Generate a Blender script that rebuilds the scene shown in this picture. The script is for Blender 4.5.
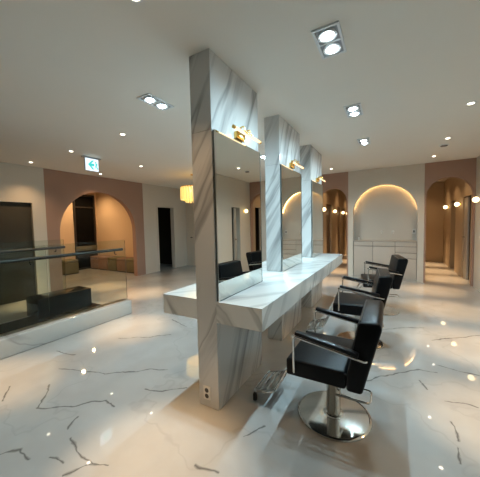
import bpy, bmesh, math, random
from mathutils import Vector, Matrix
random.seed(7)
PI = math.pi
scene = bpy.context.scene
for o in list(bpy.data.objects):
    bpy.data.objects.remove(o)
COL = scene.collection

# ------------------------------------------------------------------ camera
EYE = 1.4
yaw, pitch, roll = -0.5193, -0.0545, -0.0223
Fw = Vector((math.sin(yaw) * math.cos(pitch), math.cos(yaw) * math.cos(pitch), math.sin(pitch)))
Rt = Vector((math.cos(yaw), -math.sin(yaw), 0))
Up = Rt.cross(Fw)
R2 = Rt * math.cos(roll) + Up * math.sin(roll)
U2 = -Rt * math.sin(roll) + Up * math.cos(roll)
cam_d = bpy.data.cameras.new('camera')
cam = bpy.data.objects.new('camera', cam_d)
COL.objects.link(cam)
M3 = Matrix((R2, U2, -Fw)).transposed()
cam.matrix_world = Matrix.Translation((0, 0, EYE)) @ M3.to_4x4()
cam_d.sensor_fit = 'HORIZONTAL'
cam_d.sensor_width = 36.0
cam_d.lens = 263.74 / 480 * 36.0
cam_d.clip_start = 0.02
scene.camera = cam

# ------------------------------------------------------------------ world, exposure
W = bpy.data.worlds.new('world')
scene.world = W
W.use_nodes = True
W.node_tree.nodes['Background'].inputs[0].default_value = (0.9, 0.95, 1.0, 1)
W.node_tree.nodes['Background'].inputs[1].default_value = 0.02
vs = scene.view_settings
scene.display_settings.display_device = 'sRGB'
vs.view_transform = 'Standard'
vs.look = 'None'
vs.gamma = 1.0
vs.use_curve_mapping = False
vs.exposure = 0.22
cy = scene.cycles
cy.use_denoising = True
cy.max_bounces = 10
cy.diffuse_bounces = 5
cy.glossy_bounces = 6
cy.transmission_bounces = 8
cy.transparent_max_bounces = 12
cy.caustics_reflective = False
cy.caustics_refractive = False
cy.sample_clamp_indirect = 4.0

COLD_POWER = 92.0
WARM_POWER = 36.0
WARM_CORE = 300.0
COLD = (0.58, 0.86, 1.0)
WARM = (1.0, 0.64, 0.33)
H = 2.635            # ceiling height

# ------------------------------------------------------------------ materials
def nt_of(name):
    m = bpy.data.materials.new(name)
    m.use_nodes = True
    nt = m.node_tree
    return m, nt, nt.nodes['Principled BSDF']

def setp(b, **k):
    names = dict(color='Base Color', rough='Roughness', metal='Metallic', spec='Specular IOR Level',
                 trans='Transmission Weight', ior='IOR', coat='Coat Weight', em='Emission Color', es='Emission Strength')
    for kk, v in k.items():
        s = b.inputs[names[kk]]
        if kk in ('color', 'em'):
            s.default_value = (v[0], v[1], v[2], 1)
        else:
            s.default_value = v

def mat(name, color, rough=0.5, metal=0.0, spec=0.5, noise=0.0, nscale=8.0, bump=0.0, bscale=200.0, **k):
    m, nt, b = nt_of(name)
    setp(b, color=color, rough=rough, metal=metal, spec=spec, **k)
    if noise > 0 or bump > 0:
        g = nt.nodes.new('ShaderNodeNewGeometry')
    if noise > 0:
        n = nt.nodes.new('ShaderNodeTexNoise'); n.inputs['Scale'].default_value = nscale
        n.inputs['Detail'].default_value = 4
        nt.links.new(g.outputs['Position'], n.inputs['Vector'])
        r = nt.nodes.new('ShaderNodeMix'); r.data_type = 'RGBA'
        r.inputs[6].default_value = tuple(c * (1 - noise) for c in color) + (1,)
        r.inputs[7].default_value = tuple(min(1, c * (1 + noise)) for c in color) + (1,)
        nt.links.new(n.outputs['Fac'], r.inputs[0])
        nt.links.new(r.outputs[2], b.inputs['Base Color'])
    if bump > 0:
        n2 = nt.nodes.new('ShaderNodeTexNoise'); n2.inputs['Scale'].default_value = bscale
        nt.links.new(g.outputs['Position'], n2.inputs['Vector'])
        bp = nt.nodes.new('ShaderNodeBump'); bp.inputs['Strength'].default_value = bump
        bp.inputs['Distance'].default_value = 0.002
        nt.links.new(n2.outputs['Fac'], bp.inputs['Height'])
        nt.links.new(bp.outputs['Normal'], b.inputs['Normal'])
    return m

def emit(name, color, strength):
    m = bpy.data.materials.new(name)
    m.use_nodes = True
    nt = m.node_tree
    nt.nodes.clear()
    e = nt.nodes.new('ShaderNodeEmission')
    e.inputs[0].default_value = (*color, 1)
    e.inputs[1].default_value = strength
    o = nt.nodes.new('ShaderNodeOutputMaterial')
    nt.links.new(e.outputs[0], o.inputs[0])
    return m

def marble(name, n, base, streak, rough=0.12, s_n=5.0, s_t=0.55, lo=0.50, hi=0.68, veins=True, wobble=0.9):
    """banded marble: noise squeezed along direction n (world space), with finer dark veins"""
    m, nt, b = nt_of(name)
    L = nt.links.new
    N = nt.nodes.new
    setp(b, rough=rough, spec=0.5)
    n = Vector(n).normalized()
    t1 = n.cross(Vector((0.3, 0.1, 1))).normalized()
    t2 = n.cross(t1)
    g = N('ShaderNodeNewGeometry')
    wob = N('ShaderNodeTexNoise'); wob.inputs['Scale'].default_value = 2.2; wob.inputs['Detail'].default_value = 3
    L(g.outputs['Position'], wob.inputs['Vector'])
    def dot(v, s):
        d = N('ShaderNodeVectorMath'); d.operation = 'DOT_PRODUCT'
        L(g.outputs['Position'], d.inputs[0]); d.inputs[1].default_value = v * s
        return d.outputs['Value']
    a = N('ShaderNodeMath'); a.operation = 'MULTIPLY_ADD'
    L(wob.outputs['Fac'], a.inputs[0]); a.inputs[1].default_value = wobble
    L(dot(n, s_n), a.inputs[2])
    c = N('ShaderNodeCombineXYZ')
    L(a.outputs[0], c.inputs[0]); L(dot(t1, s_t), c.inputs[1]); L(dot(t2, s_t), c.inputs[2])
    nz = N('ShaderNodeTexNoise'); nz.inputs['Scale'].default_value = 1.0
    nz.inputs['Detail'].default_value = 5; nz.inputs['Roughness'].default_value = 0.55
    L(c.outputs[0], nz.inputs['Vector'])
    cr = N('ShaderNodeValToRGB')
    e = cr.color_ramp.elements
    e[0].position = lo; e[0].color = (*base, 1)
    e[1].position = hi; e[1].color = (*streak, 1)
    L(nz.outputs['Fac'], cr.inputs[0])
    out = cr.outputs[0]
    if veins:
        # thin darker ridges where a second noise crosses one half
        nz2 = N('ShaderNodeTexNoise'); nz2.inputs['Scale'].default_value = 0.55
        nz2.inputs['Detail'].default_value = 3
        L(c.outputs[0], nz2.inputs['Vector'])
        s = N('ShaderNodeMath'); s.operation = 'SUBTRACT'; L(nz2.outputs['Fac'], s.inputs[0]); s.inputs[1].default_value = 0.5
        ab = N('ShaderNodeMath'); ab.operation = 'ABSOLUTE'; L(s.outputs[0], ab.inputs[0])
        mr = N('ShaderNodeMapRange'); L(ab.outputs[0], mr.inputs[0])
        mr.inputs[1].default_value = 0.0; mr.inputs[2].default_value = 0.022
        mr.inputs[3].default_value = 0.55; mr.inputs[4].default_value = 0.0
        mx = N('ShaderNodeMix'); mx.data_type = 'RGBA'
        L(mr.outputs[0], mx.inputs[0]); L(out, mx.inputs[6]); mx.inputs[7].default_value = (*[q * 0.62 for q in streak], 1)
        out = mx.outputs[2]
    L(out, b.inputs['Base Color'])
    return m

# world positions (x, y) of the dark veins that can be read on the porcelain floor
VEINS = [
  [(-2.38, 0.92), (-2.21, 1.04), (-1.99, 1.23), (-1.86, 1.23)],
  [(-2.65, 1.12), (-2.49, 1.01), (-2.38, 0.93)],
  [(-2.85, 1.31), (-2.54, 1.43), (-2.35, 1.48), (-2.07, 1.7), (-1.88, 1.8)],
  [(-1.82, 1.48), (-1.67, 1.54), (-1.53, 1.66)],
  [(-2.94, 2.05), (-2.63, 2.26), (-2.45, 2.42)],
  [(-2.12, 0.61), (-2.02, 0.68), (-1.89, 0.69)],
  [(-1.85, 0.88), (-1.71, 0.86), (-1.53, 0.85), (-1.44, 0.88)],
  [(-1.53, 0.85), (-1.57, 0.8), (-1.6, 0.73)],
  [(-1.81, 0.74), (-1.68, 0.77)],
  [(-2.01, 1.04), (-1.95, 0.91)],
  [(-3.3, 1.5), (-3.01, 1.54)],
  [(-2.76, 0.83), (-2.94, 0.94)],
  [(-2.81, 2.83), (-2.45, 2.71)],
  [(-0.18, 2.48), (-0.07, 2.62), (0.24, 2.9), (0.38, 2.91)],
  [(0.38, 2.48), (0.49, 2.51), (0.59, 2.5)],
  [(0.38, 2.23), (0.38, 2.05)],
  [(0.36, 1.99), (0.35, 1.86)],
  [(0.43, 3.71), (0.66, 3.89), (0.95, 4.12)],
  [(0.39, 3.07), (0.51, 3.06), (0.7, 3.03)],
  [(-0.11, 3.78), (0.17, 4.0), (0.38, 4.08)],
  [(-0.84, 1.46), (-0.79, 1.55), (-0.75, 1.61)],
  [(-0.98, 1.14), (-0.84, 1.15)],
  [(0.23, 2.7), (0.27, 2.59)],
]

def floor_mat():
    m, nt, b = nt_of('porcelain_floor')
    L = nt.links.new; N = nt.nodes.new
    setp(b, rough=0.03, spec=0.5, ior=2.3)
    g = N('ShaderNodeNewGeometry')
    # wobble the position so the straight segments become natural cracks
    w = N('ShaderNodeTexNoise'); w.inputs['Scale'].default_value = 5.0; w.inputs['Detail'].default_value = 3
    L(g.outputs['Position'], w.inputs['Vector'])
    ws = N('ShaderNodeVectorMath'); ws.operation = 'SUBTRACT'
    L(w.outputs['Color'], ws.inputs[0]); ws.inputs[1].default_value = (0.5, 0.5, 0.5)
    wm = N('ShaderNodeVectorMath'); wm.operation = 'MULTIPLY'
    L(ws.outputs[0], wm.inputs[0]); wm.inputs[1].default_value = (0.10, 0.10, 0)
    pa = N('ShaderNodeVectorMath'); pa.operation = 'ADD'
    L(g.outputs['Position'], pa.inputs[0]); L(wm.outputs[0], pa.inputs[1])
    P = pa.outputs[0]
    prev = None
    for line in VEINS:
        for A, B in zip(line[:-1], line[1:]):
            A3 = Vector((A[0], A[1], 0)); BA = Vector((B[0] - A[0], B[1] - A[1], 0))
            q = N('ShaderNodeVectorMath'); q.operation = 'SUBTRACT'
            L(P, q.inputs[0]); q.inputs[1].default_value = A3
            d = N('ShaderNodeVectorMath'); d.operation = 'DOT_PRODUCT'
            L(q.outputs[0], d.inputs[0]); d.inputs[1].default_value = BA / BA.length_squared
            h = N('ShaderNodeClamp'); L(d.outputs['Value'], h.inputs[0])
            k = N('ShaderNodeVectorMath'); k.operation = 'SCALE'
            k.inputs[0].default_value = BA; L(h.outputs[0], k.inputs['Scale'])
            r = N('ShaderNodeVectorMath'); r.operation = 'DISTANCE'
            L(q.outputs[0], r.inputs[0]); L(k.outputs[0], r.inputs[1])
            if prev is None:
                prev = r.outputs['Value']
            else:
                mn = N('ShaderNodeMath'); mn.operation = 'MINIMUM'
                L(prev, mn.inputs[0]); L(r.outputs['Value'], mn.inputs[1])
                prev = mn.outputs[0]
    # the vein's width varies along it
    wn = N('ShaderNodeTexNoise'); wn.inputs['Scale'].default_value = 14
    L(g.outputs['Position'], wn.inputs['Vector'])
    wr = N('ShaderNodeMapRange'); L(wn.outputs['Fac'], wr.inputs[0])
    wr.inputs[1].default_value = 0.3; wr.inputs[2].default_value = 0.7
    wr.inputs[3].default_value = 0.003; wr.inputs[4].default_value = 0.016
    mr = N('ShaderNodeMapRange'); L(prev, mr.inputs[0]); mr.inputs[1].default_value = 0
    L(wr.outputs[0], mr.inputs[2]); mr.inputs[3].default_value = 0.9; mr.inputs[4].default_value = 0
    # faint halo around each vein
    hr = N('ShaderNodeMapRange'); L(prev, hr.inputs[0]); hr.inputs[1].default_value = 0
    hr.inputs[2].default_value = 0.09; hr.inputs[3].default_value = 0.10; hr.inputs[4].default_value = 0
    # light grey clouds and hairlines
    cl = N('ShaderNodeTexNoise'); cl.inputs['Scale'].default_value = 1.3; cl.inputs['Detail'].default_value = 6
    L(P, cl.inputs['Vector'])
    cr = N('ShaderNodeValToRGB'); e = cr.color_ramp.elements
    e[0].position = 0.38; e[0].color = (0.37, 0.365, 0.35, 1)
    e[1].position = 0.60; e[1].color = (0.44, 0.435, 0.42, 1)
    L(cl.outputs['Fac'], cr.inputs[0])
    hv = N('ShaderNodeTexNoise'); hv.inputs['Scale'].default_value = 0.9; hv.inputs['Detail'].default_value = 4
    L(P, hv.inputs['Vector'])
    s = N('ShaderNodeMath'); s.operation = 'SUBTRACT'; L(hv.outputs['Fac'], s.inputs[0]); s.inputs[1].default_value = 0.47
    ab = N('ShaderNodeMath'); ab.operation = 'ABSOLUTE'; L(s.outputs[0], ab.inputs[0])
    hm = N('ShaderNodeMapRange'); L(ab.outputs[0], hm.inputs[0]); hm.inputs[1].default_value = 0
    hm.inputs[2].default_value = 0.008; hm.inputs[3].default_value = 0.22; hm.inputs[4].default_value = 0
    def mix(fac, a, col):
        x = N('ShaderNodeMix'); x.data_type = 'RGBA'
        L(fac, x.inputs[0]); L(a, x.inputs[6]); x.inputs[7].default_value = (*col, 1)
        return x.outputs[2]
    c = mix(hm.outputs[0], cr.outputs[0], (0.24, 0.235, 0.225))
    c = mix(hr.outputs[0], c, (0.24, 0.235, 0.23))
    c = mix(mr.outputs[0], c, (0.07, 0.068, 0.065))
    L(c, b.inputs['Base Color'])
    return m

def glass_mat(name, tint, rough=0.0, refl=0.09):
    """thin architectural glass: tinted see-through with a fresnel mirror layer"""
    m = bpy.data.materials.new(name); m.use_nodes = True
    nt = m.node_tree; nt.nodes.clear(); L = nt.links.new; N = nt.nodes.new
    t = N('ShaderNodeBsdfTransparent'); t.inputs[0].default_value = (*tint, 1)
    gl = N('ShaderNodeBsdfGlossy'); gl.inputs['Roughness'].default_value = rough
    f = N('ShaderNodeFresnel'); f.inputs[0].default_value = 1.28
    mx = N('ShaderNodeMixShader'); L(f.outputs[0], mx.inputs[0]); L(t.outputs[0], mx.inputs[1]); L(gl.outputs[0], mx.inputs[2])
    o = N('ShaderNodeOutputMaterial'); L(mx.outputs[0], o.inputs[0])
    return m

M = dict(
    floor=floor_mat(),
    ceiling=mat('ceiling_paint', (0.83, 0.785, 0.72), 0.85, noise=0.015, nscale=3),
    white=mat('white_wall_paint', (0.63, 0.575, 0.50), 0.75, noise=0.02, nscale=2.5),
    niche=mat('niche_paint', (0.62, 0.57, 0.50), 0.7, noise=0.015, nscale=3),
    pink=mat('dusty_pink_paint', (0.38, 0.235, 0.175), 0.8, noise=0.03, nscale=2),
    cream=mat('cream_wall_paint', (0.66, 0.50, 0.33), 0.75, noise=0.025, nscale=2),
    tan=mat('tan_corridor_paint', (0.46, 0.36, 0.25), 0.7, noise=0.03, nscale=2),
    wood=mat('brown_door_veneer', (0.17, 0.105, 0.06), 0.45, noise=0.2, nscale=6),
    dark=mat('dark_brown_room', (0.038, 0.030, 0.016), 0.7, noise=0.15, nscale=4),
    doorgrey=mat('grey_door_paint', (0.42, 0.38, 0.33), 0.5, noise=0.03),
    slab=marble('pillar_marble', (-1.74, -1.93, 1.0), (0.62, 0.61, 0.59), (0.30, 0.295, 0.29), s_n=8.0, s_t=0.45, lo=0.50, hi=0.67, wobble=0.45),
    top=marble('counter_marble', (0.75, -0.62, 0.55), (0.74, 0.74, 0.71), (0.44, 0.44, 0.43), rough=0.1, s_n=6.5, lo=0.52, hi=0.74),
    kerb=marble('kerb_marble', (0.3, 0.55, 1.0), (0.46, 0.445, 0.41), (0.34, 0.33, 0.31), rough=0.06, s_n=3.0, lo=0.55, hi=0.8),
    black=mat('black_polished_marble', (0.008, 0.010, 0.010), 0.08, noise=0.6, nscale=5, spec=0.2),
    mirror=mat('mirror_silver', (0.80, 0.83, 0.80), 0.0, 1.0),
    mback=mat('mirror_back_edge', (0.10, 0.12, 0.11), 0.3, 0.3),
    leather=mat('black_leather', (0.004, 0.004, 0.0045), 0.36, spec=0.15, bump=0.25, bscale=260),
    piping=mat('black_piping', (0.03, 0.03, 0.032), 0.3),
    pad=mat('black_arm_pad', (0.006, 0.006, 0.007), 0.3, spec=0.22),
    chrome=mat('polished_chrome', (0.78, 0.77, 0.75), 0.07, 1.0),
    steel=mat('brushed_steel', (0.62, 0.60, 0.57), 0.18, 1.0),
    disc=mat('polished_steel_base', (0.74, 0.71, 0.66), 0.10, 1.0),
    rubber=mat('black_rubber', (0.015, 0.015, 0.015), 0.6),
    gold=mat('polished_brass', (0.86, 0.56, 0.16), 0.16, 1.0),
    glass=glass_mat('clear_glass', (0.90, 0.94, 0.91)),
    rail=mat('dark_bronze_rail', (0.05, 0.045, 0.045), 0.35, 0.6),
    cab=mat('cabinet_laminate', (0.52, 0.45, 0.385), 0.45, noise=0.015),
    gap=mat('shadow_gap', (0.16, 0.145, 0.13), 0.8),
    plate=mat('white_plastic', (0.74, 0.71, 0.66), 0.35),
    hole=mat('dark_socket', (0.05, 0.045, 0.04), 0.5),
    lampwhite=mat('white_lamp_housing', (0.74, 0.76, 0.78), 0.4),
    lampdark=mat('dark_lamp_recess', (0.38, 0.40, 0.43), 0.5),
    reflector=mat('lamp_reflector', (0.75, 0.77, 0.80), 0.2, 1.0),
    sensor=mat('dark_grille', (0.06, 0.055, 0.05), 0.6),
    olive=mat('olive_velvet', (0.17, 0.15, 0.085), 0.9, noise=0.15, nscale=10, bump=0.3, bscale=300),
    rose=mat('brown_rose_velvet', (0.26, 0.16, 0.11), 0.9, noise=0.15, nscale=10, bump=0.3, bscale=300),
    nightglass=mat('night_window_glass', (0.006, 0.006, 0.006), 0.05, spec=0.03),
    wframe=mat('dark_window_frame', (0.02, 0.018, 0.016), 0.4),
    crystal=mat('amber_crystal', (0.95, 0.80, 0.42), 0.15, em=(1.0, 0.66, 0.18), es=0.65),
    coldlens=emit('cold_lamp_lens', (0.80, 0.94, 1.0), 30.0),
    warmlens=emit('warm_downlight_lens', (1.0, 0.86, 0.66), 8.0),
    globe=emit('opal_globe_glow', (1.0, 0.74, 0.38), 4.0),
    tube=emit('warm_tube_glow', (1.0, 0.74, 0.42), 1.7),
    led=emit('warm_led_strip', (1.0, 0.60, 0.24), 14.0),
    signface=emit('sign_face_glow', (0.76, 0.90, 1.0), 1.2),
    signgreen=emit('sign_green_glow', (0.06, 0.66, 0.62), 1.0),
)

# ------------------------------------------------------------------ mesh helpers
class MB:
    def __init__(s):
        s.bm = bmesh.new()
    def face(s, pts):
        return s.bm.faces.new([s.bm.verts.new(p) for p in pts])
    def box(s, x0, x1, y0, y1, z0, z1, bev=0.0, seg=2, mtx=None):
        b = bmesh.new()
        v = [b.verts.new((x, y, z)) for z in (z0, z1) for y in (y0, y1) for x in (x0, x1)]
        for f in ((0,2,3,1),(4,5,7,6),(0,1,5,4),(1,3,7,5),(3,2,6,7),(2,0,4,6)):
            b.faces.new([v[i] for i in f])
        if bev > 0:
            bmesh.ops.bevel(b, geom=b.edges[:], offset=bev, segments=seg, affect='EDGES', profile=0.5)
        return s.merge(b, mtx)
    def merge(s, b, mtx=None):
        if mtx is not None:
            b.transform(mtx)
        me = bpy.data.meshes.new('tmp'); b.to_mesh(me); b.free()
        s.bm.from_mesh(me); bpy.data.meshes.remove(me)
        return s
    def prism(s, pts, a0, a1, axis='y', bev=0.0, seg=2):
        """extrude a 2D outline; axis y: pts are (x,z); axis x: (y,z); axis z: (x,y)"""
        def P(p, a):
            return {'y': (p[0], a, p[1]), 'x': (a, p[0], p[1]), 'z': (p[0], p[1], a)}[axis]
        b = bmesh.new()
        v0 = [b.verts.new(P(p, a0)) for p in pts]; v1 = [b.verts.new(P(p, a1)) for p in pts]
        n = len(pts)
        b.faces.new(v0); b.faces.new(v1[::-1])
        for i in range(n):
            b.faces.new((v0[i], v1[i], v1[(i+1) % n], v0[(i+1) % n]))
        bmesh.ops.recalc_face_normals(b, faces=b.faces[:])
        if bev > 0:
            bmesh.ops.bevel(b, geom=b.edges[:], offset=bev, segments=seg, affect='EDGES', profile=0.5)
        return s.merge(b)
    def lathe(s, prof, c=(0,0,0), seg=32, axis='z'):
        """prof: list of (r, h)"""
        b = bmesh.new()
        rings = []
        for r, h in prof:
            if r < 1e-6:
                rings.append([b.verts.new((0, 0, h))])
            else:
                rings.append([b.verts.new((r*math.cos(2*PI*k/seg), r*math.sin(2*PI*k/seg), h)) for k in range(seg)])
        for A, B in zip(rings[:-1], rings[1:]):
            for k in range(seg):
                k2 = (k+1) % seg
                if len(A) == 1 and len(B) == 1: continue
                if len(A) == 1: b.faces.new((A[0], B[k], B[k2]))
                elif len(B) == 1: b.faces.new((A[k], B[0], A[k2]))
                else: b.faces.new((A[k], B[k], B[k2], A[k2]))
        if len(rings[0]) > 1: b.faces.new(rings[0])
        if len(rings[-1]) > 1: b.faces.new(rings[-1][::-1])
        bmesh.ops.recalc_face_normals(b, faces=b.faces[:])
        m = Matrix.Translation(c)
        if axis == 'y': m = m @ Matrix.Rotation(-PI/2, 4, 'X')
        if axis == 'x': m = m @ Matrix.Rotation(PI/2, 4, 'Y')
        return s.merge(b, m)
    def tube(s, pts, r, seg=10, closed=False):
        pts = [Vector(p) for p in pts]
        n = len(pts)
        b = bmesh.new()
        rings = []
        ref = None
        for i, p in enumerate(pts):
            if closed:
                d = (pts[(i+1) % n] - pts[i-1])
            else:
                d = pts[min(i+1, n-1)] - pts[max(i-1, 0)]
            d.normalize()
            if ref is None:
                ref = d.orthogonal().normalized()
            else:
                ref = (ref - d * ref.dot(d))
                ref = ref.normalized() if ref.length > 1e-5 else d.orthogonal().normalized()
            q = d.cross(ref)
            # widen at bends so the tube keeps its thickness
            k = 1.0
            if 0 < i < n-1 or closed:
                a = (pts[i] - pts[i-1]).normalized(); c2 = (pts[(i+1) % n] - pts[i]).normalized()
                k = 1.0 / max(0.6, math.cos(a.angle(c2, 0) / 2))
            rings.append([b.verts.new(p + (ref*math.cos(2*PI*j/seg) + q*math.sin(2*PI*j/seg)) * r * (k if False else 1)) for j in range(seg)])
        lim = n if closed else n-1
        for i in range(lim):
            A = rings[i]; B = rings[(i+1) % n]
            for j in range(seg):
                b.faces.new((A[j], A[(j+1) % seg], B[(j+1) % seg], B[j]))
        if not closed:
            b.faces.new(rings[0][::-1]); b.faces.new(rings[-1])
        bmesh.ops.recalc_face_normals(b, faces=b.faces[:])
        return s.merge(b)
    def sphere(s, c, r, sz=1.0, u=24, v=14):
        b = bmesh.new()
        bmesh.ops.create_uvsphere(b, u_segments=u, v_segments=v, radius=r)
        return s.merge(b, Matrix.Translation(c) @ Matrix.Diagonal((1, 1, sz, 1)))
    def build(s, name, m, parent=None, smooth=True, loc=None):
        me = bpy.data.meshes.new(name)
        s.bm.to_mesh(me); s.bm.free()
        me.materials.append(m)
        if smooth:
            for p in me.polygons: p.use_smooth = True
            me.set_sharp_from_angle(angle=math.radians(38))
        o = bpy.data.objects.new(name, me)
        COL.objects.link(o)
        if parent is not None: o.parent = parent
        if loc is not None: o.location = loc
        return o

def fillet(pts, r, n=5):
    """round the corners of a polyline"""
    pts = [Vector(p) for p in pts]
    out = [pts[0]]
    for a, b, c in zip(pts[:-2], pts[1:-1], pts[2:]):
        u = (a-b); v = (c-b)
        k = min(r, u.length*0.45, v.length*0.45)
        p0 = b + u.normalized()*k; p1 = b + v.normalized()*k
        for i in range(n+1):
            t = i/n
            out.append(p0*(1-t)**2 + b*2*t*(1-t) + p1*t*t)
    out.append(pts[-1])
    return out

def tag(o, label, cat, group=None, kind=None):
    o['label'] = label; o['category'] = cat
    if group: o['group'] = group
    if kind: o['kind'] = kind
    return o

def thing(name, label, cat, loc=(0,0,0), rotz=0.0, group=None):
    o = bpy.data.objects.new(name, None)
    o.empty_display_size = 0.1
    COL.objects.link(o)
    o.location = loc; o.rotation_euler = (0, 0, rotz)
    return tag(o, label, cat, group)

def dup(root, loc, label, rotz=0.0):
    def cp(o, parent):
        c = o.copy(); COL.objects.link(c)
        if parent is not None: c.parent = parent
        for ch in o.children: cp(ch, c)
        return c
    r = cp(root, None)
    r.location = loc; r.rotation_euler = (0, 0, rotz); r['label'] = label
    return r

def struct(name, mb, m, label, cat='wall', smooth=False):
    o = mb.build(name, m, smooth=smooth)
    o['kind'] = 'structure'; o['label'] = label; o['category'] = cat
    return o

def arch_wall(mb, axis, p0, p1, a0, a1, b0, b1, zt, zs, seg=28, ry=None):
    """a wall slab from p0..p1 in thickness, a0..a1 along, zt high, with an arched opening b0..b1 that springs at zs"""
    def V(t, a, z):
        return (a, t, z) if axis == 'y' else (t, a, z)
    cx = (b0+b1)/2; rx = (b1-b0)/2; rz = ry or rx
    arc = [(cx - rx*math.cos(PI*i/seg), zs + rz*math.sin(PI*i/seg)) for i in range(seg+1)]
    b = bmesh.new()
    def quad(*p):
        b.faces.new([b.verts.new(q) for q in p])
    for t in (p0, p1):
        quad(V(t,a0,0), V(t,b0,0), V(t,b0,zt), V(t,a0,zt))
        quad(V(t,b1,0), V(t,a1,0), V(t,a1,zt), V(t,b1,zt))
        for (x0,z0),(x1,z1) in zip(arc[:-1], arc[1:]):
            quad(V(t,x0,z0), V(t,x1,z1), V(t,x1,zt), V(t,x0,zt))
    path = [(b0,0)] + arc + [(b1,0)]
    for (x0,z0),(x1,z1) in zip(path[:-1], path[1:]):
        quad(V(p0,x0,z0), V(p1,x0,z0), V(p1,x1,z1), V(p0,x1,z1))
    for aa in (a0, a1):
        quad(V(p0,aa,0), V(p1,aa,0), V(p1,aa,zt), V(p0,aa,zt))
    quad(V(p0,a0,zt), V(p1,a0,zt), V(p1,a1,zt), V(p0,a1,zt))
    bmesh.ops.remove_doubles(b, verts=b.verts[:], dist=1e-5)
    bmesh.ops.recalc_face_normals(b, faces=b.faces[:])
    mb.merge(b)
    return mb

# ------------------------------------------------------------------ the room shell
YB = 7.08                      # the back wall with the arched niche and the two corridor arches
XL, XR, YF = -6.2, 1.5, -4.0
T = 0.14
Z1 = H - 0.001                 # wall tops stop just under the ceiling
struct('floor', MB().box(-9.4, 3.2, -4.3, 13.2, -0.12, 0.0), M['floor'], 'glossy pale porcelain floor with dark crack-like veins', 'floor')
struct('ceiling', MB().box(-9.4, 3.2, -4.3, 13.2, H, H+0.12), M['ceiling'], 'smooth off-white ceiling with recessed lamps', 'ceiling')

# left side: white wall with a dark doorway, then the pink wall with the big arch, then the white wall with the second doorway
D1, D2, DH = 1.75, 2.54, 1.915
w = MB()
w.box(XL-T, XL, YF, D1, 0.0, Z1); w.box(XL-T, XL, D2, 2.775, 0.0, Z1); w.box(XL-T, XL, D1, D2, DH, Z1)
struct('wall_left', w, M['white'], 'white wall at far left around the unlit doorway')
dl = thing('door_7', 'closed dark brown door at far left behind the glass railings', 'door', (XL-0.09, D1, 0))
dl['kind'] = 'structure'
MB().box(0.0, 0.04, 0.003, D2-D1-0.003, 0.002, DH-0.003, bev=0.003).build('door_leaf', M['dark'], dl)
hb = MB().lathe([(0.022, 0), (0.022, 0.012)], (0.0405, 0.07, 0.98), 14, 'x'); hb.tube([(0.05, 0.07, 0.98), (0.085, 0.07, 0.98), (0.085, 0.17, 0.98)], 0.008)
hb.build('door_handle', M['rail'], dl)
AL0, AL1 = 3.02, 4.97
struct('wall_left_pink', arch_wall(MB(), 'x', XL-T, XL, 2.776, 5.262, AL0, AL1, Z1, 1.285), M['pink'], 'dusty pink wall with a wide arched opening', smooth=False)
E1, E2, EH = 5.80, 6.48, 1.98
w = MB()
w.box(XL-T, XL, 5.263, E1, 0.0, Z1); w.box(XL-T, XL, E2, YB+0.3, 0.0, Z1); w.box(XL-T, XL, E1, E2, EH, Z1)
struct('wall_left_far', w, M['white'], 'white wall with an unlit doorway right of the pink arch')
w = MB()
w.box(XL-1.5, XL-1.46, E1-0.1, E2+0.6, 0.0, Z1); w.box(XL-1.46, XL-T-0.001, E1-0.14, E1-0.1, 0.0, Z1); w.box(XL-1.46, XL-T-0.001, E2+0.56, E2+0.6, 0.0, Z1)
struct('wall_closet_far', w, M['dark'], 'dark walls of the unlit room behind the second doorway')
w = MB()
for (y0, y1, h) in ((E1, E2, EH),):
    w.box(XL, XL+0.012, y0-0.05, y0, 0.0, h+0.05); w.box(XL, XL+0.012, y1, y1+0.05, 0.0, h+0.05); w.box(XL, XL+0.012, y0, y1, h, h+0.05)
struct('trim_1', w, M['white'], 'slim white casing around the doorway right of the pink arch', 'trim')

# the alcove behind the big arch
RX, RY0, RY1 = -9.0, 2.95, 5.60
struct('wall_alcove_back', MB().box(RX-T, RX, RY0-T, RY1+T, 0.0, Z1), M['cream'], 'cream rear wall of the arched alcove')
struct('wall_alcove_right', MB().box(RX, XL-T-0.001, RY1, RY1+0.08, 0.0, Z1), M['cream'], 'cream right wall of the arched alcove behind the row of stools')
struct('wall_alcove_left', MB().box(RX, XL-T-0.001, RY0-0.08, RY0, 0.0, Z1), M['cream'], 'cream left wall of the arched alcove')
wn = thing('window_1', 'tall dark night window at the back of the arched alcove', 'window', (RX, 5.17, 0))
wn['kind'] = 'structure'
f = MB()
f.box(0.002, 0.05, -0.36, -0.31, 0.0, 2.5); f.box(0.002, 0.05, 0.30, 0.35, 0.0, 2.5); f.box(0.002, 0.05, -0.31, 0.30, 2.45, 2.5)
f.box(0.002, 0.05, -0.31, 0.30, 0.0, 0.05); f.box(0.002, 0.05, -0.31, 0.30, 2.06, 2.10)
f.build('window_frame', M['wframe'], wn)
MB().box(0.012, 0.02, -0.308, 0.298, 0.052, 2.445).build('window_pane', M['nightglass'], wn)
MB().box(0.052, 0.10, -0.36, 0.35, 0.40, 0.55, bev=0.01).build('reflection_bar', M['rail'], wn)  # added dark bar, stands in for a reflection in the window glass
MB().box(0.052, 0.075, -0.36, 0.35, 0.62, 0.78, bev=0.006).build('reflection_bar', M['olive'], wn)  # added olive bar, its colour imitates a greenish reflection in the pane

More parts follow.
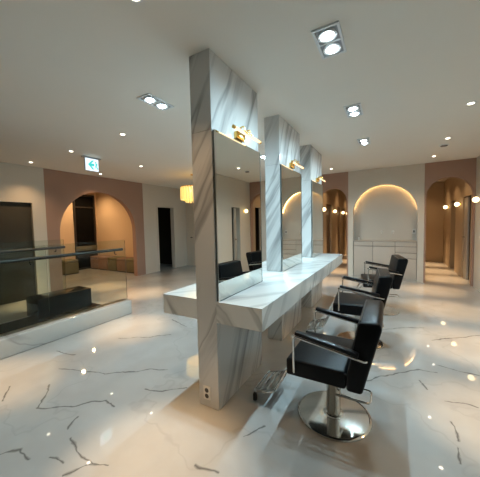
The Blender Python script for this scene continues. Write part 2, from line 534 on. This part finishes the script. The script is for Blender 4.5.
# back of the hall left of the corridors
w = MB().box(XL+0.001, -1.67, YB, YB+0.12, 0.0, Z1)
struct('wall_back_left', w, M['white'], 'white wall at the back of the hall behind the pillars')
dd = thing('door_1', 'closed off-white door with a dark lever handle behind the first pillar', 'door', (-5.95, YB-0.002, 0))
dd['kind'] = 'structure'
MB().box(-0.06, 0.80, -0.035, -0.002, 0.0, 2.02, bev=0.004).build('door_leaf', M['white'], dd)
h = MB().lathe([(0.022, 0), (0.022, 0.01)], (-0.0, -0.046, 0.98), 16, 'y'); h.tube([(0, -0.047, 0.98), (0, -0.085, 0.98), (0.10, -0.085, 0.98)], 0.008)
h.build('door_handle', M['rail'], dd)

# back wall: white panel with the arched niche
NX0, NX1, NS = -0.81, 0.525, 1.585
w = arch_wall(MB(), 'y', YB, YB+0.10, -0.92, 0.64, NX0, NX1, Z1, NS, 36)
struct('wall_back', w, M['white'], 'white back wall with the lit arched niche')
w = MB().box(-0.92, 0.64, YB+0.30, YB+0.36, 0.0, Z1)
w.box(-0.92, NX0-0.10, YB+0.101, YB+0.299, 0.0, Z1); w.box(NX1+0.06, 0.64, YB+0.101, YB+0.299, 0.0, Z1)
struct('wall_niche', w, M['niche'], 'off-white rear face of the arched niche')
# the corridor partition carries on behind the niche on both sides
w = MB().box(-0.92, -0.82, YB+0.361, 12.9, 0.0, Z1)
struct('wall_corridor_left_inner', w, M['tan'], 'tan inner wall of the left corridor')
w = MB().box(0.54, 0.64, YB+0.361, 10.7, 0.0, Z1)
struct('wall_corridor_right_inner', w, M['tan'], 'tan inner wall of the right corridor')

# pink walls with corridor arches, left and right of the niche wall
LX = -1.66
struct('wall_back_pink_left', arch_wall(MB(), 'y', YB, YB+0.12, LX-0.005, -0.921, LX+0.03, -0.955, Z1, 1.92, 24), M['pink'], 'dusty pink wall over the left corridor arch')
struct('wall_back_pink_right', arch_wall(MB(), 'y', YB, YB+0.12, 0.641, XR-0.001, 0.675, XR-0.03, Z1, 1.90, 24), M['pink'], 'dusty pink wall over the right corridor arch')

# right wall of the hall and of the right corridor, with dark doorways
def holed_wall(x0, x1, ya, yb, holes, hz):
    w = MB(); y = ya
    for (h0, h1) in holes:
        w.box(x0, x1, y, h0, 0.0, Z1); w.box(x0, x1, h0, h1, hz, Z1); y = h1
    w.box(x0, x1, y, yb, 0.0, Z1)
    return w
struct('wall_right', holed_wall(XR, XR+T, YF, YB, [(6.02, 6.46)], 1.86), M['white'], 'white wall along the right side of the hall')
struct('wall_corridor_right', holed_wall(XR, XR+T, YB+0.001, 10.8, [(7.42, 8.12), (8.98, 9.62)], 1.92), M['tan'], 'tan outer wall of the right corridor with dark doorways')
w = MB()
w.box(XR+1.2, XR+1.24, 5.8, 10.8, 0.0, Z1); w.box(XR+T, XR+1.2, 5.76, 5.8, 0.0, Z1); w.box(XR+T, XR+1.2, 10.76, 10.8, 0.0, Z1)
w.box(XR+T, XR+1.2, 7.05, 7.09, 0.0, Z1); w.box(XR+T, XR+1.2, 8.55, 8.59, 0.0, Z1)
struct('wall_rooms_right', w, M['dark'], 'dark walls of the unlit rooms right of the corridor')
struct('wall_corridor_end', MB().box(0.54, XR+T, 10.801, 10.9, 0.0, Z1), M['tan'], 'tan end wall of the right corridor')
def door_leaf(name, loc, rz, m, label, wdt=0.70, hgt=1.9):
    d = thing(name, label, 'door', loc, rz); d['kind'] = 'structure'
    MB().box(-0.02, 0.02, 0.0, wdt, 0.005, hgt, bev=0.003).build('door_leaf', m, d)
    h = MB().lathe([(0.022, 0), (0.022, 0.02)], (-0.042, wdt-0.07, 0.98), 14, 'x'); h.tube([(-0.03, wdt-0.07, 0.98), (-0.07, wdt-0.07, 0.98), (-0.07, wdt-0.17, 0.98)], 0.008)
    h.build('door_handle', M['steel'], d)
    return d
door_leaf('door_2', (XR+0.04, 7.80, 0), 0.0, M['doorgrey'], 'grey door leaf standing in the nearer doorway of the right corridor', 0.31)
door_leaf('door_3', (XR+0.04, 6.17, 0), 0.0, M['doorgrey'], 'grey door edge in the dark opening of the white right wall, seen in the nearest mirror', 0.12, 1.84)

# left corridor: outer wall with brown doors
struct('wall_corridor_left', holed_wall(LX-T, LX, YB+0.121, 12.9, [(8.12, 8.80), (10.0, 10.66), (11.2, 11.85)], 1.95), M['tan'], 'tan outer wall of the left corridor with brown doors')
struct('wall_corridor_far', MB().box(LX-T, -0.82, 12.901, 13.0, 0.0, Z1), M['tan'], 'tan end wall of the left corridor')
for k, (y0, y1, lb) in enumerate(((8.12, 8.80, 'brown door nearest the hall in the left corridor'), (10.0, 10.66, 'brown door midway down the left corridor'), (11.2, 11.85, 'brown door deepest in the left corridor'))):
    d = thing('door_%d' % (k+4), lb, 'door', (LX-0.06, y0, 0)); d['kind'] = 'structure'
    MB().box(-0.02, 0.02, 0.002, y1-y0-0.002, 0.003, 1.948, bev=0.003).build('door_leaf', M['wood'], d)
    hb = MB().tube([(0.02, 0.08, 0.95), (0.055, 0.08, 0.95), (0.055, 0.08, 1.2), (0.02, 0.08, 1.2)], 0.008); hb.build('door_handle', M['steel'], d)

# wall behind the camera
struct('wall_front', MB().box(XL-T, XR+T, YF-T, YF, 0.0, Z1), M['white'], 'white wall behind the viewpoint')

# ------------------------------------------------------------------ cabinet in the niche
CZ = 0.93
cab = thing('built_in_cabinet', 'low cream cabinet with drawers and doors filling the foot of the arched niche', 'cabinet', (0, YB+0.03, 0))
MB().box(NX0+0.003, NX1-0.003, 0.02, 0.265, 0.0, CZ-0.02).build('carcass', M['gap'], cab)
MB().box(NX0+0.002, NX1-0.002, -0.012, 0.268, CZ-0.02, CZ, bev=0.003).build('worktop', M['cab'], cab)
MB().box(NX0+0.003, NX1-0.003, 0.008, 0.02, 0.0, 0.05).build('plinth', M['cab'], cab)
vx = (NX0+0.006, -0.372, 0.095, NX1-0.006)
G = 0.004
for a, b in zip(vx[:-1], vx[1:]):
    MB().box(a+G, b-G, 0.0, 0.02, 0.80, CZ-0.028, bev=0.002).build('drawer', M['cab'], cab)
for a, b in zip(vx[:2], vx[1:3]):
    MB().box(a+G, b-G, 0.0, 0.02, 0.055, 0.79, bev=0.002).build('door', M['cab'], cab)
for z0, z1 in ((0.655, 0.79), (0.525, 0.645), (0.055, 0.515)):
    MB().box(vx[2]+G, vx[3]-G, 0.0, 0.02, z0, z1, bev=0.002).build('drawer', M['cab'], cab)

# LED strip tucked behind the lip of the niche arch
cx, rr = (NX0+NX1)/2, (NX1-NX0)/2
pts = [(cx - (rr+0.035)*math.cos(a), YB+0.262, NS + (rr+0.035)*math.sin(a)) for a in [PI*i/40 for i in range(2, 39)]]
tag(MB().tube(pts, 0.008, 6).build('led_strip', M['led']), 'warm light strip hidden round the top of the arched niche', 'light strip')

# little fittings on the rear face of the niche
for (x, z, lb) in ((-0.19, 1.14, 'pale wall fitting left of centre in the niche above the cabinet'), (0.055, 1.14, 'pale wall fitting right of centre in the niche above the cabinet')):
    t = thing('wall_fitting', lb, 'fitting', (x, YB+0.298, z), 0, 'pale wall fittings in the niche')
    MB().lathe([(0.03, 0), (0.03, 0.008), (0.012, 0.012), (0.012, 0.05)], (0, 0, 0), 18, 'y').build('rosette', M['plate'], t).rotation_euler = (0, 0, PI)
    MB().tube(fillet([(0, -0.04, 0), (0, -0.075, 0), (0, -0.085, -0.05)], 0.02), 0.011, 10).build('spout', M['plate'], t)
t = thing('light_switch', 'small switch plate near the right edge of the niche', 'switch', (0.475, YB+0.299, 1.14))
MB().box(-0.035, 0.035, -0.01, 0, -0.06, 0.06, bev=0.003).build('plate', M['plate'], t)
MB().box(-0.015, 0.015, -0.015, -0.0105, -0.025, 0.025, bev=0.002).build('rocker', M['gap'], t)
t = thing('soap_bottle', 'tiny pale bottle on the left end of the niche cabinet', 'bottle', (-0.69, YB+0.20, CZ+0.001))
MB().lathe([(0.022, 0), (0.024, 0.004), (0.024, 0.06), (0.012, 0.075), (0.010, 0.085)], (0,0,0), 18).build('bottle_body', M['plate'], t)
MB().lathe([(0.012, 0.086), (0.012, 0.10), (0.006, 0.104)], (0,0,0), 14).build('cap', M['steel'], t)

# ------------------------------------------------------------------ marble pillars, counter, mirrors
PX0, PX1 = -1.294, -1.11
PY = ((1.567, 2.334), (2.895, 3.677), (4.255, 5.02))
HT, HC, HB = 2.078, 0.832, 0.675
CLX, CRX, CYE = -1.646, -0.739, 4.93
PLAB = ('nearest marble-clad pillar, with a wall outlet at its foot', 'middle marble-clad pillar of the styling counter', 'farthest marble-clad pillar, at the corridor end of the counter')
for (y0, y1), lb in zip(PY, PLAB):
    t = thing('marble_pillar', lb, 'pillar', ((PX0+PX1)/2, (y0+y1)/2, 0), 0, 'marble pillars of the styling counter')
    hw, hl = (PX1-PX0)/2, (y1-y0)/2
    MB().box(-hw, hw, -hl, hl, 0.001, HT-0.001, bev=0.0015, seg=1).build('lower_cladding', M['slab'], t, smooth=False)
    MB().box(-hw, hw, -hl, hl, HT+0.001, H-0.002, bev=0.0015, seg=1).build('upper_cladding', M['slab'], t, smooth=False)
    MB().box(-hw+0.004, hw-0.004, -hl+0.004, hl-0.004, HT-0.002, HT+0.002).build('joint', M['gap'], t, smooth=False)

# the counter is one slab with a notch and two slots for the pillars
def counter():
    e = 0.0012
    xs = [CLX, PX0-e, PX1+e, CRX]
    ys = [PY[0][0]]
    for (y0, y1) in PY:
        ys += [y0-e, y1+e]
    ys = [PY[0][0], PY[0][1]+e, PY[1][0]-e, PY[1][1]+e, PY[2][0]-e, CYE]
    solid = {}
    for j in range(5):
        for i in range(3):
            solid[i, j] = not (i == 1 and j in (0, 2, 4))
    b = bmesh.new()
    def q(*p): b.faces.new([b.verts.new(c) for c in p])
    for (i, j), s in solid.items():
        if not s: continue
        x0, x1, y0, y1 = xs[i], xs[i+1], ys[j], ys[j+1]
        for z in (HB, HC): q((x0,y0,z),(x1,y0,z),(x1,y1,z),(x0,y1,z))
        if not solid.get((i-1, j)): q((x0,y0,HB),(x0,y1,HB),(x0,y1,HC),(x0,y0,HC))
        if not solid.get((i+1, j)): q((x1,y0,HB),(x1,y1,HB),(x1,y1,HC),(x1,y0,HC))
        if not solid.get((i, j-1)): q((x0,y0,HB),(x1,y0,HB),(x1,y0,HC),(x0,y0,HC))
        if not solid.get((i, j+1)): q((x0,y1,HB),(x1,y1,HB),(x1,y1,HC),(x0,y1,HC))
    bmesh.ops.remove_doubles(b, verts=b.verts[:], dist=1e-5)
    bmesh.ops.recalc_face_normals(b, faces=b.faces[:])
    m = MB(); m.merge(b)
    return m
tag(counter().build('styling_counter', M['top'], smooth=False), 'long thick white marble counter running through the three pillars', 'counter')

MLAB = ('tall frameless mirror on the nearest marble pillar', 'tall frameless mirror on the middle marble pillar', 'tall frameless mirror on the farthest marble pillar')
for (y0, y1), lb in zip(PY, MLAB):
    t = thing('wall_mirror', lb, 'mirror', (PX1+0.002, 0, HC+0.002), 0, 'mirrors over the styling counter')
    MB().box(0.0, 0.012, y0+0.012, y1-0.008, 0.002, HT-HC-0.004).build('backing', M['mback'], t, smooth=False)
    MB().box(0.0122, 0.018, y0+0.022, y1-0.011, 0.004, HT-HC-0.003).build('mirror_glass', M['mirror'], t, smooth=False)
    MB().box(0.0122, 0.020, y0+0.006, y0+0.021, 0.0, HT-HC-0.003, bev=0.001, seg=1).build('edge_trim', M['chrome'], t, smooth=False)
    MB().box(0.0122, 0.020, y1-0.0105, y1-0.004, 0.0, HT-HC-0.003, bev=0.001, seg=1).build('edge_trim', M['mback'], t, smooth=False)
    MB().box(0.0122, 0.020, y0+0.0215, y1-0.011, 0.0, 0.0035).build('bottom_trim', M['mback'], t, smooth=False)

LLAB = ('brass picture light over the mirror of the nearest pillar', 'brass picture light over the mirror of the middle pillar', 'brass picture light over the mirror of the farthest pillar')
for (y0, y1), lb in zip(PY, LLAB):
    yc = (y0+y1)/2
    t = thing('mirror_light', lb, 'wall lamp', (PX1+0.001, yc, HT+0.01), 0, 'brass mirror lights')
    MB().box(0.0, 0.03, -0.07, 0.07, 0.005, 0.065, bev=0.004).build('backplate', M['gold'], t)
    for s in (-0.05, 0.05):
        MB().tube(fillet([(0.028, s, 0.04), (0.05, s, 0.09), (0.082, s, 0.095), (0.090, s, 0.052)], 0.04, 6), 0.006, 8).build('arm', M['gold'], t)
    MB().lathe([(0.011, -0.215), (0.011, 0.215)], (0.092, 0, 0.036), 14, 'y').build('tube', M['tube'], t)
    MB().lathe([(0.0135, -0.235), (0.0135, -0.2155)], (0.092, 0, 0.036), 14, 'y').build('end_cap', M['gold'], t)
    MB().lathe([(0.0135, 0.2155), (0.0135, 0.235)], (0.092, 0, 0.036), 14, 'y').build('end_cap', M['gold'], t)
    MB().lathe([(0.0145, -0.06), (0.0145, 0.06)], (0.092, 0, 0.0445), 14, 'y').build('clip', M['gold'], t)

t = thing('wall_outlet', 'white double power outlet low on the front of the nearest pillar', 'outlet', (-1.214, PY[0][0]-0.001, 0.112))
MB().box(-0.033, 0.033, -0.009, 0, -0.052, 0.052, bev=0.003).build('plate', M['plate'], t)
for z in (-0.022, 0.022):
    s = MB().lathe([(0.018, 0), (0.018, 0.0015), (0.015, 0.002)], (0, -0.0092, z), 20, 'y').build('socket', M['hole'], t)
    s.rotation_euler = (0, 0, 0)

# ------------------------------------------------------------------ salon chairs
def make_chair(label):
    t = thing('salon_chair', label, 'chair', (0, 0, 0), 0, 'black salon chairs along the counter')
    MB().lathe([(0.252, 0.001), (0.255, 0.006), (0.252, 0.011), (0.244, 0.0135), (0.235, 0.014), (0.080, 0.015), (0.072, 0.0155), (0.066, 0.024), (0.060, 0.026), (0.0, 0.026)], (0,0,0), 64).build('base_disc', M['disc'], t)
    c = MB().lathe([(0.048, 0.0265), (0.048, 0.27), (0.050, 0.275), (0.050, 0.30), (0.034, 0.302), (0.034, 0.3445)], (0,0,0), 32)
    c.build('column', M['steel'], t)
    MB().box(-0.12, 0.14, -0.11, 0.11, 0.345, 0.361, bev=0.004).build('mounting_plate', M['rubber'], t)
    s = MB().box(-0.265, 0.12, -0.262, 0.262, 0.362, 0.478, bev=0.018, seg=4).build('seat', M['leather'], t)
    pp = MB()
    pp.tube([(-0.258, -0.255, 0.463), (0.13, -0.255, 0.463)], 0.004, 6); pp.tube([(-0.258, 0.255, 0.463), (0.13, 0.255, 0.463)], 0.004, 6); pp.tube([(-0.259, -0.25, 0.463), (-0.259, 0.25, 0.463)], 0.004, 6)
    pp.build('piping', M['piping'], s)
    bk = MB().prism([(0.122, 0.36), (0.212, 0.36), (0.318, 0.782), (0.30, 0.814), (0.190, 0.806), (0.126, 0.485)], -0.27, 0.27, 'y', bev=0.018, seg=4).build('backrest', M['leather'], t)
    pp = MB()
    pp.tube([(0.200, -0.245, 0.807), (0.200, 0.245, 0.807)], 0.004, 6)
    pp.tube([(0.197, -0.262, 0.80), (0.137, -0.264, 0.50)], 0.004, 6); pp.tube([(0.197, 0.262, 0.80), (0.137, 0.264, 0.50)], 0.004, 6)
    pp.build('piping', M['piping'], bk)
    for s_ in (-1, 1):
        y = s_*0.290
        fr = MB().tube(fillet([(-0.20, s_*0.268, 0.40), (-0.20, y, 0.41), (-0.20, y, 0.652), (0.225, y, 0.580), (0.235, s_*0.275, 0.578)], 0.03, 6), 0.0075, 10)
        fr.build('arm_frame', M['chrome'], t)
        rm = Matrix.Translation((0.0, s_*0.280, 0.632)) @ Matrix.Rotation(0.170, 4, 'Y')
        MB().box(-0.195, 0.195, -0.023, 0.023, -0.001, 0.026, bev=0.009, seg=3, mtx=rm).build('armrest_pad', M['pad'], t)
        MB().lathe([(0.0, 0.0), (0.013, 0.002), (0.013, 0.010), (0.0, 0.012)], (-0.2, y-0.006, 0.655), 14, 'y').build('arm_bolt', M['chrome'], t)
    lv = MB().tube(fillet([(0.03, -0.075, 0.2), (0.245, -0.075, 0.2), (0.245, 0.075, 0.2), (0.03, 0.075, 0.2)], 0.025, 5), 0.006, 8)
    lv.tube([(0.045, 0, 0.2), (0.06, -0.075, 0.2)], 0.005, 8); lv.tube([(0.045, 0, 0.2), (0.06, 0.075, 0.2)], 0.005, 8)
    lv.build('lift_lever', M['chrome'], t)
    # footrest: two bent chrome arms, a ribbed plate in a chrome frame, rubber feet
    for y in (-0.13, 0.13):
        MB().tube(fillet([(-0.20, y, 0.356), (-0.29, y, 0.345), (-0.40, y, 0.115), (-0.57, y, 0.072)], 0.05, 6), 0.009, 10).build('footrest_arm', M['chrome'], t)
    fp = MB()
    ring = fillet([(-0.40, -0.15, 0.14), (-0.57, -0.15, 0.095), (-0.57, 0.15, 0.095), (-0.40, 0.15, 0.14), (-0.40, -0.15, 0.14)], 0.02, 4)
    fp.tube(ring, 0.008, 8)
    pl = fp.build('footrest_frame', M['chrome'], t)
    ang = math.atan2(0.045, 0.17)
    for k in range(3):
        c0 = 0.020 + k*0.053
        x = -0.57 + c0; z = 0.095 + c0*math.tan(ang)
        mt = Matrix.Translation((x+0.012, 0, z+0.004)) @ Matrix.Rotation(-ang, 4, 'Y')
        MB().box(-0.019, 0.019, -0.142, 0.142, -0.004, 0.004, bev=0.002, mtx=mt).build('tread_bar', M['steel'], pl)
    for y in (-0.13, 0.13):
        MB().lathe([(0.012, 0.001), (0.016, 0.004), (0.016, 0.050), (0.010, 0.062)], (-0.575, y, 0), 14).build('rubber_foot', M['rubber'], t)
    return t
ch = make_chair('black leather salon chair nearest the camera on a polished round base')
ch.location = (-0.352, 1.935, 0)
mid = dup(ch, (-0.31, 3.30, 0), 'black leather salon chair in the middle of the row beside the counter', 0.08)
far = dup(ch, (-0.13, 4.62, 0), 'black leather salon chair farthest away, in front of the niche cabinet', 0.16)
for root, up in ((mid, 0.022), (far, 0.045)):      # these two are pumped a little higher
    for c in root.children:
        if c.name.startswith('column'):
            k = (0.3445 + up - 0.0265) / (0.3445 - 0.0265)
            c.scale = (1, 1, k); c.location.z = 0.0265 * (1 - k)
        elif not c.name.startswith('base_disc'):
            c.location.z = up

# ------------------------------------------------------------------ stairwell: kerb, glass railings, black marble
KX0, KX1, KY0, KY1, KH = -3.84, -3.62, -0.6, 2.785, 0.215
k = MB().prism([(KX0, KY0), (KX1, KY0), (KX1, KY1-0.045), (KX1-0.013, KY1-0.013), (KX1-0.045, KY1), (KX0+0.045, KY1), (KX0+0.013, KY1-0.013), (KX0, KY1-0.045)], 0.001, KH, 'z', bev=0.012, seg=3)
tag(k.build('stair_kerb', M['kerb']), 'low white marble kerb under the glass railing', 'kerb')
def railing(x, y0, y1, zb, zt, hx, label, spans, hz):
    t = thing('glass_railing', label, 'railing', (x, 0, zb), 0, 'glass railings round the stairwell')
    step = (y1-y0)/spans
    for i in range(spans):
        MB().box(-0.006, 0.006, y0+i*step+0.008, y0+(i+1)*step-0.008, 0.001, zt-zb, bev=0.001, seg=1).build('glass_panel', M['glass'], t, smooth=False)
    MB().tube([(hx, y0, hz-zb), (hx, y1-0.02, hz-zb)], 0.021, 14).build('handrail', M['rail'], t)
    for i in range(spans):
        yy = y0+(i+1)*step-0.16
        s = 1 if hx > 0 else -1
        MB().tube(fillet([(s*0.007, yy, hz-0.065-zb), (hx, yy, hz-0.065-zb), (hx, yy, hz-0.022-zb)], 0.02, 5), 0.008, 8).build('bracket', M['rail'], t)
    return t
railing(-3.73, -0.6, 2.775, KH, 1.19, -0.05, 'glass railing standing on the white kerb, nearer of the two', 3, 1.035)
railing(-5.06, -0.6, 2.52, 0.0, 1.20, 0.055, 'glass railing on the far side of the black marble block', 3, 1.065)
tag(MB().box(-4.90, KX0-0.002, -0.6, 2.77, 0.0, 0.03, bev=0.004).build('black_platform', M['black']), 'low black marble step behind the white kerb', 'step')
tag(MB().box(-4.96, -4.58, 1.87, 2.68, 0.031, 0.335, bev=0.004).build('black_marble_block', M['black']), 'glossy black marble block behind the glass railing', 'block')

# ------------------------------------------------------------------ stools in the alcove
def stool(loc, size, m, seam, label):
    t = thing('cube_stool', label, 'stool', loc, 0, 'velvet cube stools in the alcove')
    a, b = size[0]/2, size[1]/2
    MB().box(-a+0.01, a-0.01, -b+0.01, b-0.01, 0.001, 0.025).build('plinth', M['rubber'], t)
    MB().box(-a, a, -b, b, 0.026, 0.34, bev=0.015, seg=3).build('body', m, t)
    MB().box(-a, a, -b, b, 0.341, 0.43, bev=0.025, seg=4).build('cushion', m, t)
    return t
xs = (-6.54, -7.00, -7.47, -7.92, -8.42, -8.86)
sl = ('olive velvet cube stool at the right end of the alcove row', 'brown velvet cube stool second from the right end of the alcove row', 'olive velvet cube stool in the middle of the alcove row',
      'brown velvet cube stool fourth from the right in the alcove row', 'brown velvet cube stool at the window end of the alcove row')
for i in range(5):
    stool(((xs[i]+xs[i+1])/2, 5.385, 0), (xs[i]-xs[i+1]-0.03, 0.37), M['rose'] if i in (1, 3, 4) else M['olive'], None, sl[i])
stool((-8.56, 4.34, 0), (0.44, 0.40), M['olive'], None, 'lone olive cube stool left of the dark window')

# ------------------------------------------------------------------ exit sign
t = thing('exit_sign', 'hanging lit exit sign with a green arrow and running figure', 'sign', (-4.6, 2.82, H))
MB().box(-0.035, 0.035, -0.16, 0.16, -0.02, -0.001, bev=0.004).build('ceiling_mount', M['lampdark'], t)
MB().box(-0.016, 0.016, -0.125, 0.120, -0.245, -0.021, bev=0.004).build('housing', M['lampwhite'], t)
MB().box(0.0162, 0.0182, -0.118, 0.113, -0.238, -0.028).build('face', M['signface'], t, smooth=False)
def icon(pts):
    m = MB(); m.prism(pts, 0.0184, 0.0196, 'x'); return m
# arrow pointing left as seen from the hall (towards smaller y)
icon([(-0.075, -0.133), (0.0, -0.055), (0.035, -0.055), (-0.015, -0.112), (0.035, -0.112), (0.035, -0.154), (-0.015, -0.154), (0.035, -0.211), (0.0, -0.211)]).build('arrow', M['signgreen'], t, smooth=False)
r = MB()
r.lathe([(0, 0), (0.012, 0.0001), (0.012, 0.0012), (0, 0.0013)], (0.0184, 0.066, -0.082), 16, 'x')
r.prism([(0.052, -0.10), (0.088, -0.097), (0.096, -0.112), (0.078, -0.145), (0.098, -0.172), (0.104, -0.20), (0.09, -0.203), (0.08, -0.178), (0.064, -0.158), (0.05, -0.192), (0.044, -0.19), (0.056, -0.145), (0.065, -0.115), (0.052, -0.113)], 0.0184, 0.0196, 'x')
r.build('running_figure', M['signgreen'], t, smooth=False)

# ------------------------------------------------------------------ chandelier
t = thing('chandelier', 'small glowing crystal rod chandelier near the back of the hall', 'chandelier', (-4.20, 5.10, H))
MB().lathe([(0.06, -0.001), (0.06, -0.02), (0.03, -0.03), (0.0, -0.031)], (0,0,0), 24).build('canopy', M['gold'], t)
MB().tube([(0,0,-0.03), (0,0,-0.31)], 0.005, 8).build('stem', M['gold'], t)
fr = MB()
for R in (0.29, 0.18):
    fr.tube([(R*math.cos(a), R*math.sin(a), -0.302) for a in [2*PI*i/40 for i in range(40)]], 0.008, 6, closed=True)
for i in range(4):
    a = PI*i/2; fr.tube([(0,0,-0.302), (0.29*math.cos(a), 0.29*math.sin(a), -0.302)], 0.006, 6)
fr.build('frame', M['gold'], t)
for R, n, z1 in ((0.29, 26, -0.61), (0.18, 14, -0.67)):
    for i in range(n):
        a = 2*PI*i/n
        MB().lathe([(0.0, z1-0.02), (0.026, z1), (0.026, -0.32), (0.012, -0.311)], (R*math.cos(a), R*math.sin(a), 0), 6).build('crystal_rod', M['crystal'], t)
MB().sphere((0, 0, -0.40), 0.06).build('bulb', M['globe'], t)

# ------------------------------------------------------------------ globe sconces
def sconce(loc, side, label, grp):
    t = thing('globe_sconce', label, 'wall lamp', loc, 0, grp)
    MB().lathe([(0.045, 0), (0.045, 0.012), (0.02, 0.018)], (0.001*side, 0, 0), 20, 'x').build('backplate', M['gold'], t).rotation_euler = (0, 0, 0 if side > 0 else PI)
    MB().tube([(0.014*side, 0, 0), (0.03*side, 0, 0)], 0.009, 8).build('arm', M['gold'], t)
    MB().sphere((0.077*side, 0, 0), 0.054).build('globe', M['globe'], t)
for y, lb in ((6.70, 'opal globe wall lamp nearest, at the right edge beside the pink wall'), (8.37, 'opal globe wall lamp midway down the right corridor'), (9.95, 'opal globe wall lamp deepest in the right corridor')):
    sconce((XR, y, 1.77), -1, lb, 'globe lamps of the right corridor')
for y, lb in ((7.43, 'opal globe wall lamp nearest in the left corridor'), (9.08, 'opal globe wall lamp second along the left corridor'), (10.76, 'opal globe wall lamp third along the left corridor'), (11.97, 'opal globe wall lamp deepest in the left corridor')):
    sconce((LX, y, 1.75), 1, lb, 'globe lamps of the left corridor')

# ------------------------------------------------------------------ ceiling lamps
def spot(name, parent, loc, color, power, ang, blend, r=0.03):
    d = bpy.data.lights.new(name, 'SPOT')
    d.color = color; d.energy = power; d.spot_size = math.radians(ang); d.spot_blend = blend; d.shadow_soft_size = r
    o = bpy.data.objects.new(name, d); COL.objects.link(o)
    o.parent = parent; o.location = loc
    return o

def double_lamp(x, y, label, rz=0.0):
    t = thing('twin_spotlight', label, 'ceiling lamp', (x, y, H), rz, 'cold white twin ceiling spotlights')
    f = MB()
    ow, ol, iw = 0.085, 0.165, 0.07
    f.box(-ow, ow, -ol, -ol+0.015, -0.012, -0.001); f.box(-ow, ow, ol-0.015, ol, -0.012, -0.001)
    f.box(-ow, -ow+0.015, -ol+0.015, ol-0.015, -0.012, -0.001); f.box(ow-0.015, ow, -ol+0.015, ol-0.015, -0.012, -0.001)
    f.box(-iw, iw, -0.006, 0.006, -0.012, -0.001)
    f.build('frame', M['lampwhite'], t, smooth=False)
    MB().box(-iw, iw, -ol+0.015, ol-0.015, -0.003, -0.001).build('recess', M['lampdark'], t, smooth=False)
    for s in (-1, 1):
        yy = s*0.078
        lh = MB().lathe([(0.060, -0.0035), (0.062, -0.010), (0.060, -0.016), (0.050, -0.017), (0.0345, -0.008)], (0, yy, 0), 28)
        ob = lh.build('lamp_head', M['lampwhite'], t)
        MB().lathe([(0.034, -0.0085), (0.034, -0.014), (0.028, -0.024), (0.017, -0.030), (0.0, -0.032)], (0, yy, 0), 28).build('lens', M['coldlens'], ob)
        spot('lamp_beam', t, (0, yy, -0.05), COLD, COLD_POWER/2, 176, 0.92, 0.02)
    return t
double_lamp(-0.37, 1.945, 'twin cold spotlight nearest the camera, above the first salon chair')
double_lamp(-0.365, 3.25, 'twin cold spotlight above the middle salon chair')
double_lamp(-0.365, 4.56, 'twin cold spotlight above the farthest salon chair')
double_lamp(-2.04, 1.945, 'twin cold spotlight left of the nearest pillar')
double_lamp(-2.04, 3.25, 'twin cold spotlight half hidden behind the nearest pillar')
double_lamp(-2.04, 4.56, 'twin cold spotlight behind the pillars, deepest on the left side')

def downlight(x, y, label, power=WARM_POWER, ang=104, z=H, core=WARM_CORE):
    t = thing('downlight', label, 'ceiling lamp', (x, y, z), 0, 'small warm ceiling downlights')
    MB().lathe([(0.030, -0.001), (0.046, -0.001), (0.046, -0.004), (0.034, -0.007), (0.030, -0.004)], (0,0,0), 24).build('trim_ring', M['lampwhite'], t)
    MB().lathe([(0.029, -0.001), (0.028, -0.005), (0.019, -0.0095), (0.010, -0.012), (0.0, -0.0125)], (0,0,0), 20).build('lens', M['warmlens'], t)
    spot('lamp_beam', t, (0, 0, -0.03), WARM, power, ang, 1.0, 0.03)
    spot('lamp_core', t, (0, 0, -0.03), WARM, core, 30, 1.0, 0.03)
    return t
DL = [
 (0.735, 3.744, 'warm downlight nearest on the right side of the ceiling'),
 (0.745, 5.12, 'warm downlight second on the right, beside the dark ceiling grille'),
 (0.72, 6.39, 'warm downlight closest to the right pink wall'),
 (-1.205, 6.45, 'warm downlight above the far end of the counter by the left pink wall'),
 (-4.476, 2.415, 'warm downlight just left of the exit sign'),
 (-3.12, 2.36, 'warm downlight between the exit sign and the nearest pillar'),
 (-5.84, 3.78, 'warm downlight just right below the exit sign'),
 (-5.80, 2.40, 'warm downlight farthest left on the ceiling'),
 (-4.456, 3.77, 'warm downlight between the exit sign and the chandelier'),
 (-3.12, 5.12, 'warm downlight right of the chandelier'),
 (-3.12, 0.88, 'warm downlight over the near end of the white kerb'),
 (-1.2, 1.02, 'warm downlight in front of the nearest pillar'),
 (0.735, 2.37, 'warm downlight right of the first salon chair'),
]
for x, y, lb in DL: downlight(x, y, lb)
for y, lb in ((7.75, 'warm downlight just inside the right corridor'), (8.85, 'warm downlight midway in the right corridor'), (10.1, 'warm downlight at the end of the right corridor')):
    downlight(1.07, y, lb, 22, 115, H, 500)
for y, lb in ((7.9, 'warm downlight just inside the left corridor'), (9.9, 'warm downlight midway in the left corridor'), (11.9, 'warm downlight at the end of the left corridor')):
    downlight(-1.29, y, lb, 22, 115, H, 500)
for x, y, lb in ((-7.4, 4.0, 'warm downlight inside the arched alcove nearer the hall'), (-8.4, 4.9, 'warm downlight inside the arched alcove by the window')):
    downlight(x, y, lb, 66, 165, H, 14)

t = thing('ceiling_grille', 'small dark round ceiling grille on the right side of the ceiling', 'grille', (0.76, 5.56, H))
MB().lathe([(0.07, -0.001), (0.07, -0.008), (0.055, -0.012)], (0,0,0), 28).build('ring', M['lampwhite'], t)
MB().lathe([(0.052, -0.0125), (0.045, -0.02), (0.0, -0.024)], (0,0,0), 28).build('grille', M['sensor'], t)
